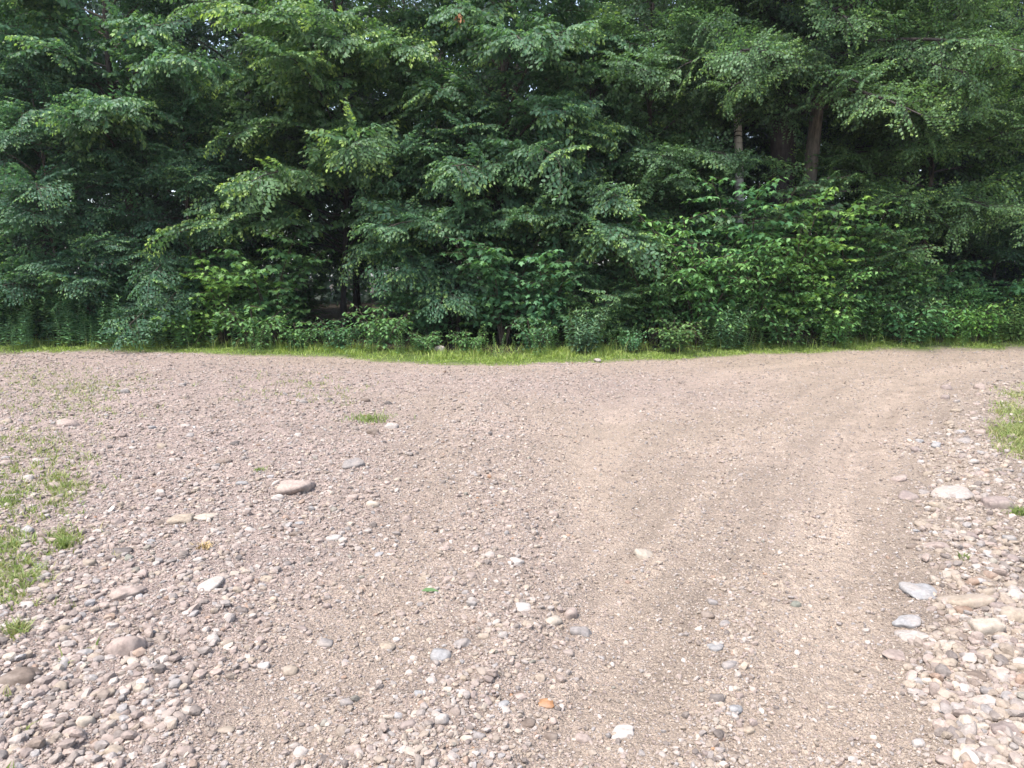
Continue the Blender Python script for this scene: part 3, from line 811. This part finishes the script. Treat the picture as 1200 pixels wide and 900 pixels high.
def lin(c):
    c = np.asarray(c, float)/255
    g = c@np.array([.3,.55,.15]); w_ = .35 if np.ptp(c) < .3 else 0; c = c*(1-w_)+w_*g*np.array([1.115,1.0,.93])
    return np.where(c <= .04045, c/12.92, ((c+.055)/1.055)**2.4)
KST = .392
PAL = {'pink': (208,186,174), 'mauve': (184,165,158), 'tan': (204,186,160), 'pale': (222,214,206), 'grey': (182,178,176), 'blue grey': (190,196,200),
       'dark grey': (122,116,114), 'orange': (214,156,108), 'cream': (228,216,194), 'brown': (158,138,122), 'greenish': (160,168,152), 'white': (226,222,216), 'rust': (190,150,120)}

HERO = [  # px, py (centre), width px, aspect h/w seen, colour, shape power, label
 (347,574,40,.62,'pink',8,'big rounded pinkish stone, largest on the loose gravel'),
 (417,549,32,.5,'grey',8,'grey stone up the gravel from the big pinkish one'),
 (213,613,30,.5,'tan',8,'tan stone touching a flat cream one'),
 (238,610,30,.42,'cream',7,'flat cream stone touching the tan one'),
 (142,652,27,.6,'dark grey',7,'dark grey stone beside a small greenish one'),
 (152,663,14,.8,'greenish',9,'small greenish stone tucked against the dark grey one'),
 (150,701,42,.6,'pink',8,'wide mauve pink stone half sunk in loose gravel'),
 (245,690,42,.42,'pale',8,'long pale flat stone among dark bluish pebbles'),
 (146,765,46,.85,'pink',7,'long pinkish beige stone pointing at the lens, largest of the near gravel'),
 (25,803,46,.55,'brown',6,'angular grey brown rock with a sharp edge'),
 (250,757,18,1.0,'pale',9,'oval pale stone standing on the gravel below the long pale one'),
 (309,780,14,.9,'white',9,'small white stone beside a bare sandy patch'),
 (340,782,18,.75,'tan',9,'beige stone leaning on a smaller one'),
 (380,752,20,.55,'grey',8,'flat grey stone at the sandy edge of the left gravel'),
 (517,769,26,.62,'blue grey',7,'blue grey stone at the centre of the crest'),
 (33,627,20,.65,'blue grey',8,'blue grey stone lying in the sparse grass'),
 (80,498,24,.65,'pink',8,'pale pink stone behind the sparse grass'),
 (276,524,14,.7,'dark grey',9,'small dark green grey stone alone on upper gravel'),
 (262,544,20,.55,'brown',8,'brown stone near the small dark green grey one'),
 (327,585,15,.95,'pale',8,'pale stone propped beside the big pinkish one'),
 (436,511,15,.8,'brown',8,'brown stone below the little grass tuft'),
 (458,504,18,.6,'pale',8,'pale stone beside the little grass tuft'),
 (386,473,11,.7,'dark grey',9,'small dark stone on the far gravel, nearest the grass wisps'),
 (428,474,12,.7,'brown',9,'small brown stone above the little grass tuft'),
 (455,478,10,.8,'dark grey',9,'small dark lump apart on the far gravel'),
 (391,634,19,.55,'white',8,'white flat stone at the edge of the left gravel'),
 (28,717,24,.5,'white',8,'white grey flat stone at the frame edge under the grass'),
 (477,857,20,.9,'mauve',9,'rounded mauve stone near the bottom of the crest'),
 (517,850,19,.85,'pale',8,'pale grey stone next to the rounded mauve one'),
 (562,863,17,1.05,'grey',9,'light grey upright stone touching a cream one'),
 (548,868,16,.95,'cream',8,'cream stone touching the light grey upright one'),
 (645,853,18,.7,'brown',8,'dark brown stone on the bare near track'),
 (618,843,20,.55,'brown',8,'flat brown stone half sunk beside the dark brown one'),
 (641,820,21,.48,'orange',7,'bright orange stone, the only one of its colour'),
 (683,853,23,.6,'pink',8,'pinkish white flat stone on the near track'),
 (730,848,27,.62,'white',8,'white rounded stone, brightest on the near track'),
 (681,733,25,.65,'grey',8,'grey brown stone at the lower end of a pale cluster'),
 (669,712,20,.9,'pink',9,'pinkish stone at the top of a pale cluster'),
 (615,712,22,.55,'white',8,'white flat stone at the head of the crest'),
 (648,724,22,.7,'cream',8,'cream stone within the pale cluster'),
 (543,753,22,.6,'grey',7,'grey wedge of stone above the blue grey one on the crest'),
 (492,818,15,.65,'blue grey',8,'small bluish stone above the rounded mauve one'),
 (755,643,25,.65,'cream',9,'rounded cream grey stone alone on the smooth track'),
 (605,663,20,.6,'white',8,'white chalky stone upper on the crest'),
 (1079,689,40,.5,'blue grey',8,'large light blue grey stone at the edge of the cobble bank'),
 (1063,722,32,.6,'blue grey',7,'rough blue grey stone below the large light one'),
 (1073,739,38,.5,'pale',8,'long whitish stone below the rough blue grey one'),
 (1130,707,54,.36,'tan',8,'very long tan grey stone, half buried in the cobble bank'),
 (1156,739,40,.78,'cream',8,'big cream white stone, the brightest in the cobble bank'),
 (1168,716,22,.95,'mauve',10,'round mauve cobble above the big cream white stone'),
 (1187,724,28,.85,'tan',9,'beige cobble beside the round mauve one'),
 (1128,720,20,.6,'rust',8,'dull orange cobble under the very long stone'),
 (1158,697,19,.75,'tan',9,'tan cobble behind the very long stone end'),
 (1188,699,18,.85,'pale',9,'pale cobble on the rim of the cobble bank by the frame'),
 (1177,860,36,.7,'mauve',6,'angular mauve grey stone at the near end of the cobble bank'),
 (1133,852,24,.6,'grey',8,'grey stone beside the angular mauve one'),
 (1156,837,23,.8,'grey',8,'grey cobble behind the angular mauve stone'),
 (1140,796,27,.55,'brown',7,'brown grey wedge of stone midway down the cobble bank'),
 (1110,780,18,.9,'tan',9,'beige pink upright cobble at the inner rim of the bank'),
 (1050,762,32,.45,'pink',8,'pink flat stone sunk in sand at the rim of the bank'),
 (1194,790,18,.95,'tan',9,'sandy cobble beside the frame, midway down the bank'),
 (1177,777,22,.6,'tan',9,'flat tan cobble above the sandy one by the frame'),
 (1078,865,17,.8,'white',8,'white stone at the foot of the cobble bank'),
 (932,703,13,.75,'greenish',9,'small greenish grey stone alone in the wheel track'),
 (835,700,12,.95,'grey',9,'small grey stone above a brownish one on the track'),
 (829,716,15,.8,'brown',9,'small brownish stone below a grey one on the track'),
 (838,753,21,.55,'blue grey',8,'flat bluish stone above a grey slab in the track'),
 (855,775,23,.6,'grey',6,'grey slab leaning in the track'),
 (860,827,22,.62,'blue grey',9,'smooth blue grey stone near the bottom of the track'),
 (840,816,18,.75,'dark grey',7,'dark bluish stone touching the smooth blue grey one'),
 (1172,592,36,.62,'mauve',8,'large mauve stone below the green patch'),
 (1118,579,48,.36,'pale',7,'long pale flat slab near the large mauve stone'),
 (1100,593,22,.6,'tan',8,'tan stone under the long pale slab'),
 (1130,520,18,.6,'grey',8,'grey stone beside the green patch'),
 (1062,578,25,.55,'mauve',8,'mauve flat stone at the upper rim of the bank'),
 (1098,641,30,.42,'pink',8,'pinkish flat stone midway up the bank'),
 (1055,556,22,.5,'pink',8,'pinkish white stone at the upper rim of the bank'),
 (1142,683,22,.7,'rust',8,'reddish stone behind the very long tan grey one'),
 (516,414,14,1.0,'pale',9,'white rock sitting in the grass verge'),
 (700,424,9,.5,'pale',8,'pale flat rock at the foot of the grass verge'),
]
rst = np.random.default_rng(77)
placed = []   # px, py, w
STONE_MESH = 0
def add_stone(px, py, w, asp, col, p, label, group, name='stone', big=True):
    gx, gy = ground(px, py+w*asp*.22)
    gx, gy = float(gx), float(gy)
    dist = gy*cp+CAMZ*sp
    W = w*dist/F
    e = math.atan2(CAMZ, gy)
    Hh = W*asp*.95                                   # seen height ~ mix of depth and height
    dep = W*rst.uniform(.65, .95)
    ht = max(.3*W, min(.8*W, (W*asp-dep*math.sin(e)*.6)/math.cos(e)*1.1)) if asp < .95 else W*.75
    if W*asp < dep*math.sin(e): dep = max(.4*W, W*asp/math.sin(e)*.9)
    sub = 4 if w > 26 else 3
    V, T = stone_verts(rst, sub, p)
    V = V*np.array([W/2, dep/2, ht/2])
    # low, broad bumps and chips
    ph = rst.normal(0, 1, 3)
    V += norm(V)*(W*.018*np.sin(V@(norm(ph)*9/W*2)+1))[:,None]
    yaw = rst.normal(0, .25)
    c, s = math.cos(yaw), math.sin(yaw)
    V = V@np.array([[c, s, 0], [-s, c, 0], [0, 0, 1]])
    mb = MB(); mb.add(V, None, T)
    col_ = lin(PAL[col])*KST*rst.uniform(.92, 1.08)
    o = mb.build(name, M_stone, None, True, color=tuple(col_))
    o.location = (gx, gy, hz(gx, gy)+ht*(.06 if py > 430 else .5))
    o.rotation_euler = (rst.normal(0, .08), rst.normal(0, .1), 0)
    tag(o, label, 'stone', group)
    placed.append((px, py, w, col))
    return o

for h in HERO:
    add_stone(*h[:6], h[6], 'stones lying on the gravel')

# the next largest stones, each described from the landmark stone nearest to it
LM = [(h[0], h[1], h[6].split(',')[0]) for h in HERO]
SHORT = {}
cand = []
rc = np.random.default_rng(909)
def zone_pick(n, test, wr):
    k = 0; tries = 0
    while k < n and tries < 20000:
        tries += 1
        px, py = rc.uniform(4, 1196), rc.uniform(450, 892)
        if not test(px, py): continue
        w = rc.uniform(*wr)*np.interp(py, [450, 600, 900], [.55, .8, 1.15])
        if any(abs(px-q[0]) < (w+q[2])*.52 and abs(py-q[1]) < (w+q[2])*.36 for q in placed+[(c[0], c[1], c[2]) for c in cand]): continue
        gx, gy = ground(px, py)
        if zones(np.array([float(gx)]), np.array([float(gy)]))['coarse'][0] < rc.uniform(.2, .75): continue
        cand.append((px, py, w)); k += 1
zone_pick(104, lambda x, y: x > np.interp(y, [450, 520, 600, 760, 900], [1110, 1075, 1055, 1050, 1100]) and not (x > 1150 and y < 545), (11, 25))
zone_pick(78, lambda x, y: x < 460 and y < 900, (10, 21))
zone_pick(38, lambda x, y: 460 < x < 1040 and y > 560, (9, 17))
CW = [('pink',.2),('mauve',.12),('tan',.2),('pale',.16),('grey',.14),('blue grey',.08),('cream',.06),('brown',.04)]
cats = {}
items = []
for px, py, w in cand:
    col = rc.choice([c[0] for c in CW], p=[c[1] for c in CW])
    k = min(range(len(LM)), key=lambda i: (LM[i][0]-px)**2+((LM[i][1]-py)*1.6)**2)
    dx, dy = px-LM[k][0], (py-LM[k][1])*1.6
    if abs(dx) > abs(dy): rel = 'right of' if dx > 0 else 'left of'
    else: rel = 'in front of' if dy > 0 else 'behind'
    items.append((px, py, w, col, k, rel, dx*dx+dy*dy))
byk = {}
for it in items: byk.setdefault((it[3], it[4], it[5]), []).append(it)
ORD = ['nearest ', 'second ', 'third ', 'fourth ', 'fifth ', 'sixth ', 'seventh ']
for key, lst in byk.items():
    lst.sort(key=lambda t: t[6])
    for i, it in enumerate(lst):
        words = LM[it[4]][2].split()
        lm = ' '.join(words[:9])
        lab = f"{ORD[min(i,6)] if len(lst) > 1 else ''}{it[3]} cobble {it[5]} the {lm}"
        add_stone(it[0], it[1], it[2], rc.uniform(.5, .85), it[3], rc.uniform(6, 10), lab, 'stones lying on the gravel')

# all the smaller stones: one mass
def pebbles():
    rp = np.random.default_rng(5)
    mb = MB()
    tp1 = [stone_verts(rp, 1, 14, 7) for _ in range(24)]
    tp2 = [stone_verts(rp, 2, 13, 9) for _ in range(24)]
    n = 290000
    py = 402+(1010-402)*rp.random(n)**1.15
    px = rp.uniform(-420, 1620, n)
    x, y = ground(px, py)
    y = y+rp.normal(0, .02, n)
    z = zones(x, y)
    D = y*cp+CAMZ*sp
    smin = np.maximum(1.7*D/F, .0055)
    u = rp.random(n)
    s = smin*u**(-1/np.interp(z['coarse'], [0, 1], [2.45, 2.05]))
    cap = np.interp(z['coarse'], [0, .5, 1], [.026, .042, .054])*rp.uniform(.6, 1.1, n)
    s = np.where(s > cap, np.maximum(smin, cap*rp.uniform(.3, 1, n)), s)
    s = np.where((z['bank'] > .5) & (rp.random(n) < .09), rp.uniform(.025, .062, n), s)
    s = np.where((z['left'] > .6) & (rp.random(n) < .03), rp.uniform(.022, .055, n), s)
    keep = rp.random(n) < np.clip(.50+.75*z['coarse'], 0, 1)*(1-.22*z['wt'])
    keep &= (y < yedge(x)+rp.normal(.0, .12, n)) & (y > .9)
    # fewer in front of the lens than the grid would give
    x, y, s = x[keep], y[keep], s[keep]
    z = {k: v[keep] for k, v in z.items()}
    n = len(x)
    h = height(x, y)
    names = list(PAL)
    P = np.array([lin(PAL[k]) for k in names])
    wt_pink = dict(pink=.30, mauve=.20, tan=.12, pale=.12, grey=.12, **{'blue grey': .06, 'dark grey': .04}, orange=.0012, cream=.03, brown=.03, greenish=.01, white=.015, rust=.02)
    wt_tan = dict(pink=.16, mauve=.08, tan=.34, pale=.12, grey=.09, **{'blue grey': .03, 'dark grey': .07}, orange=.0012, cream=.07, brown=.06, greenish=.01, white=.015, rust=.015)
    def pick(w):
        p = np.array([w[k] for k in names]); return rp.choice(len(names), n, p=p/p.sum())
    a, b = pick(wt_pink), pick(wt_tan)
    ci = np.where(rp.random(n) < z['pink'], a, b)
    c = P[ci]*KST*np.clip(rp.normal(1, .17, n), .55, 1.5)[:,None]
    # fines sit close to the colour of the ground
    c = c*.75+.25*np.array([.285, .226, .190])
    big = s*F/(y*cp+CAMZ*sp) > 6
    for sel, tps in ((~big, tp1), (big, tp2)):
        idx = np.where(sel)[0]
        ti = rp.integers(0, len(tps), len(idx))
        for t, (V, T) in enumerate(tps):
            ii = idx[ti == t]; m = len(ii)
            if not m: continue
            yaw = rp.uniform(0, 6.28, m); ti1, ti2 = rp.normal(0, .3, m), rp.normal(0, .3, m)
            sx = s[ii]*.5*rp.uniform(.8, 1.25, m); sy = s[ii]*.5*rp.uniform(.6, 1.0, m); sz = s[ii]*.5*rp.uniform(.5, .85, m)
            W = V[None]*np.stack([sx, sy, sz], 1)[:,None,:]
            W[...,2] = W[...,2]+W[...,0]*ti1[:,None]*.6+W[...,1]*ti2[:,None]*.6
            c_, s_ = np.cos(yaw)[:,None], np.sin(yaw)[:,None]
            X = W[...,0]*c_-W[...,1]*s_; Y = W[...,0]*s_+W[...,1]*c_
            G = np.stack([X+x[ii][:,None], Y+y[ii][:,None], W[...,2]+(h[ii]+sz*rp.uniform(-.2, .75, m))[:,None]], -1)
            TT = (T[None]+(np.arange(m)*len(V))[:,None,None]).reshape(-1, 3)
            mb.add(G.reshape(-1, 3), None, TT, col=np.repeat(c[ii], len(V), 0))
    o = mb.build('gravel', M_pebble, smooth=False)
    tag(o, 'loose small stones and pebbles spread over the whole track', 'gravel', kind='stuff')
    print('pebbles', n, 'verts', mb.n)
pebbles()

# ------------------------------------------------------------------ grass
def blades(mb, x, y, hgt, wid, rng, age, lean=.5):
    n = len(x); z = height(x, y)-.01
    a = rng.uniform(0, 6.28, n); b = rng.uniform(0, 6.28, n)
    w = np.stack([np.cos(a), np.sin(a), 0*a], 1)*wid[:,None]*.5
    d = np.stack([np.cos(b), np.sin(b), 0*b], 1)*(hgt*lean*rng.uniform(.2, 1.2, n))[:,None]
    p = np.stack([x, y, z], 1); up = np.array([0,0,1.])*hgt[:,None]
    m = p+up*.55+d*.3; t = p+up*rng.uniform(.75, 1, n)[:,None]+d
    V = np.stack([p-w, p+w, m+w*.8, m-w*.8, t], 1).reshape(-1, 3)
    k = (np.arange(n)*5)[:,None]
    mb.add(V, np.array([[0,1,2,3]])+k, np.array([[3,2,4]])+k, rnd=np.repeat(rng.random(n), 5), age=np.repeat(age, 5))

rg = np.random.default_rng(404)
gm = MB()
n = 95000
x = rg.uniform(-13, 15, n); d = rg.gamma(2.0, .42, n)-.12
ye = yedge(x); y = ye+d
patch = fbm(x*1.6, y*1.6, 91, 3)
wl = np.interp(x, [-13,-7.5,-5,-3,2,4,7,9,15], [.6,.65,.75,1,1.1,1.1,1.05,1,.9])
keep = (rg.random(n) < np.clip((patch-.25)*2.6, .08, 1)*wl) & (d < 2.4)
x, y, d, patch = x[keep], y[keep], d[keep], patch[keep]; n = len(x)
hg = (.03+.12*np.clip(d/.8, 0, 1)*np.clip(3*fbm(x*3, y*3, 61, 3)-.9, .1, 1.2))*rg.uniform(.3, 1.3, n)
blades(gm, x, y, hg, rg.uniform(.008, .018, n), rg, np.clip(rg.normal(.08, .2, n), 0, .8), 1.0)
# taller wisps with bent tips
n = 800
x = rg.uniform(-9, 14, n); y = yedge(x)+rg.uniform(.25, 1.3, n)
blades(gm, x, y, rg.uniform(.18, .42, n), rg.uniform(.005, .009, n), rg, np.clip(rg.normal(.25, .25, n), 0, .9), .6)
tag(gm.build('verge_grass', M_grass), 'bright yellow green grass strip along the foot of the trees', 'grass', kind='stuff')

# corner grass on the right
cg = MB(); n = 14000
px, py = rg.normal(1192, 26, n), rg.normal(497, 20, n)
ok = ((px > 1150+18*fbm(py*.03, px*.02, 8, 3)) | (rg.random(n) < .05)) & (py > 452) & (py < 545)
px = np.concatenate([px[ok], rg.uniform(1175, 1420, 9000)]); py = np.concatenate([py[ok], rg.uniform(452, 560, 9000)])
gx, gy = ground(px, py); pt = fbm(gx*2.5, gy*2.5, 15, 3)
k = (rg.random(len(gx)) < np.clip((pt-.32)*3.2, .03, 1)*(.35+.65*sstep(1150, 1195, px))) & ((py < 545) | (px > 1230))
gx, gy = gx[k], gy[k]; n = len(gx)
blades(cg, gx, gy, rg.uniform(.02, .08, n), rg.uniform(.005, .011, n), rg, np.clip(rg.normal(.3, .3, n), 0, 1), 1.1)
tag(cg.build('grass_patch', M_tuft), 'low green grass patch beside the cobble bank', 'grass', kind='stuff')

# thin grass growing through the gravel on the left
sg = MB()
blobs = [(20,590,26,14,1),(45,560,26,12,.9),(66,535,22,10,.8),(12,655,16,14,1),(58,486,30,10,.7),(95,462,26,8,.6),(30,455,24,7,.6),(78,578,14,8,.8),(8,700,12,10,.7),
         (78,640,7,6,.8),(30,680,9,7,.6),(110,475,18,6,.5),(20,520,22,9,.6),(350,452,26,5,.35),(385,470,20,5,.3),(310,462,30,6,.3),(60,445,30,5,.5),(140,452,20,4,.3),(22,752,5,3,.5),(40,600,34,60,1.5),(70,500,40,30,1.3),(30,450,50,12,1),(110,455,40,10,.8),(360,460,50,12,.8),(-60,560,50,60,2),(-160,620,80,90,3)]
X, Y_ = [], []
for bx_, by_, sx_, sy_, w_ in blobs:
    m = int(520*w_); px, py = rg.normal(bx_, sx_*.6, m), rg.normal(by_, sy_*.7, m)
    # gather into tufts
    c = max(12, int(80*w_)); cxs, cys = rg.normal(bx_, sx_*1.1, c), rg.normal(by_, sy_*1.25, c)
    i = rg.integers(0, c, m); px = cxs[i]+rg.normal(0, 2.4, m); py = cys[i]+rg.normal(0, .9, m)
    gx, gy = ground(px, np.maximum(py, 430)); X.append(gx); Y_.append(gy)
x, y = np.concatenate(X), np.concatenate(Y_); n = len(x)
blades(sg, x, y, rg.uniform(.02, .075, n), rg.uniform(.004, .010, n), rg, np.clip(rg.normal(.25, .3, n), 0, 1), 1.1)
tag(sg.build('sparse_grass', M_tuft), 'thin grass growing through the loose gravel', 'grass', kind='stuff')

def tuft(px, py, rpx, n, h, label, mat=M_tuft, cat='grass tuft', name='grass_tuft', dry=0.0):
    gx, gy = ground(px, py); gx, gy = float(gx), float(gy); r = rpx*gy/F
    x = gx+rg.normal(0, r*.5, n); y = gy+rg.normal(0, r*.45, n)
    mb = MB(); blades(mb, x, y, rg.uniform(.4, 1.1, n)*h, rg.uniform(.005, .010, n), rg, np.clip(rg.normal(.05+dry, .12, n), 0, 1), .9)
    tag(mb.build(name, mat), label, cat)
tuft(435, 497, 24, 330, .085, 'little bright green grass tuft among stones, alone on the gravel')
tuft(76, 650, 8, 60, .10, 'thin upright grass tuft by the blue grey stone')
tuft(8, 596, 16, 130, .07, 'thick grass tuft at the frame edge')
tuft(12, 648, 14, 110, .07, 'thick grass tuft near the blue grey stone in the grass')
tuft(306, 557, 8, 50, .05, 'tiny green sprig on upper gravel')
tuft(240, 650, 9, 90, .05, 'dry straw coloured grass tuft on the loose gravel', M_drygrass)
tuft(1130, 660, 7, 40, .06, 'tiny green sprig between cobbles of the bank')
tuft(1193, 605, 10, 120, .08, 'green sprig beside the large mauve stone')

# fallen green leaf
gx, gy = [float(v) for v in ground(501, 702)]
mb = MB(); leaves(mb, 'ovate', [(gx-.03, gy, hz(gx, gy)+.02)], [(1, .15, .02)], [(.1, -.3, 1)], .088, .8, .25, .6)
tag(mb.build('fallen_leaf', M_leaf), 'single fallen green leaf lying on the sand', 'leaf')

# dead leaves in the tree

p = at(537, 22, 13.2)
mb = MB(); m = 14
leaves(mb, 'ovate', p+rg.normal(0, .055, (m, 3)), rg.normal(0, .5, (m, 3))+np.array([0,0,-1.]), rg.normal(0, 1, (m, 3)), rg.uniform(.05, .08, m), .5, 0)
tube(mb, [p+np.array([0,.5,.25]), p+np.array([0,.2,.12]), p], [.006,.004,.003], 4, rnd=0., age=0.)
tag(mb.build('dead_leaf_cluster', M_dead), 'small cluster of dead orange brown leaves high in the green boughs', 'dead leaves')

def haze():
    m, nt, N, L = newmat('humid_air')
    out = nd(N, 'ShaderNodeOutputMaterial')
    v = nd(N, 'ShaderNodeVolumePrincipled', inp={'Color': (.86, .94, 1, 1), 'Density': .0004, 'Anisotropy': .2})
    L.new(v.outputs[0], out.inputs['Volume'])
    bm = bmesh.new(); bmesh.ops.create_cube(bm, size=1); me = bpy.data.meshes.new('haze'); bm.to_mesh(me); bm.free(); me.materials.append(m)
    o = link('haze', me); o.scale = (520, 520, 24); o.location = (0, 0, 10)
    tag(o, 'faint humid haze in the air before the trees', 'haze', kind='stuff')
haze()

# ------------------------------------------------------------------ light, sky, camera
w = bpy.data.worlds.new('World'); S.world = w; w.use_nodes = True
nt = w.node_tree; nt.nodes.clear()
sky = nt.nodes.new('ShaderNodeTexSky'); sky.sky_type = 'NISHITA'; sky.sun_disc = False
EL, AZ = rad(61), rad(224)          # azimuth clockwise from +Y: behind the camera, a little to its left
sky.sun_elevation = EL; sky.sun_rotation = AZ
sky.air_density = 1.0; sky.dust_density = 2.0; sky.ozone_density = 1.0
hs = nt.nodes.new('ShaderNodeHueSaturation'); hs.inputs['Saturation'].default_value = .78
bg = nt.nodes.new('ShaderNodeBackground'); bg.inputs['Strength'].default_value = .12
ow = nt.nodes.new('ShaderNodeOutputWorld')
nt.links.new(sky.outputs[0], hs.inputs['Color']); nt.links.new(hs.outputs[0], bg.inputs['Color']); nt.links.new(bg.outputs[0], ow.inputs[0])
sun = bpy.data.lights.new('sun', 'SUN'); sun.energy = 1.7; sun.angle = rad(10); sun.color = (1, .965, .91)
so = bpy.data.objects.new('sun', sun); COL.objects.link(so)
from mathutils import Vector
sd = Vector((math.sin(AZ)*math.cos(EL), math.cos(AZ)*math.cos(EL), math.sin(EL)))
so.rotation_euler = sd.to_track_quat('Z', 'Y').to_euler(); so.location = sd*50

cam = bpy.data.cameras.new('camera'); cam.sensor_fit = 'HORIZONTAL'; cam.sensor_width = 36; cam.lens = 36*F/1200
cam.clip_start = .05; cam.clip_end = 2000
co = bpy.data.objects.new('camera', cam); COL.objects.link(co); co.location = (0, 0, CAMZ); co.rotation_euler = (math.pi/2-PITCH, 0, 0)
S.camera = co
vs = S.view_settings; vs.view_transform = 'Standard'; vs.look = 'None'; vs.exposure = 2.06; vs.gamma = 1; vs.use_curve_mapping = False
S.cycles.max_bounces = 8; S.cycles.diffuse_bounces = 5; S.cycles.glossy_bounces = 2; S.cycles.transmission_bounces = 4
print('objects', len(bpy.data.objects))
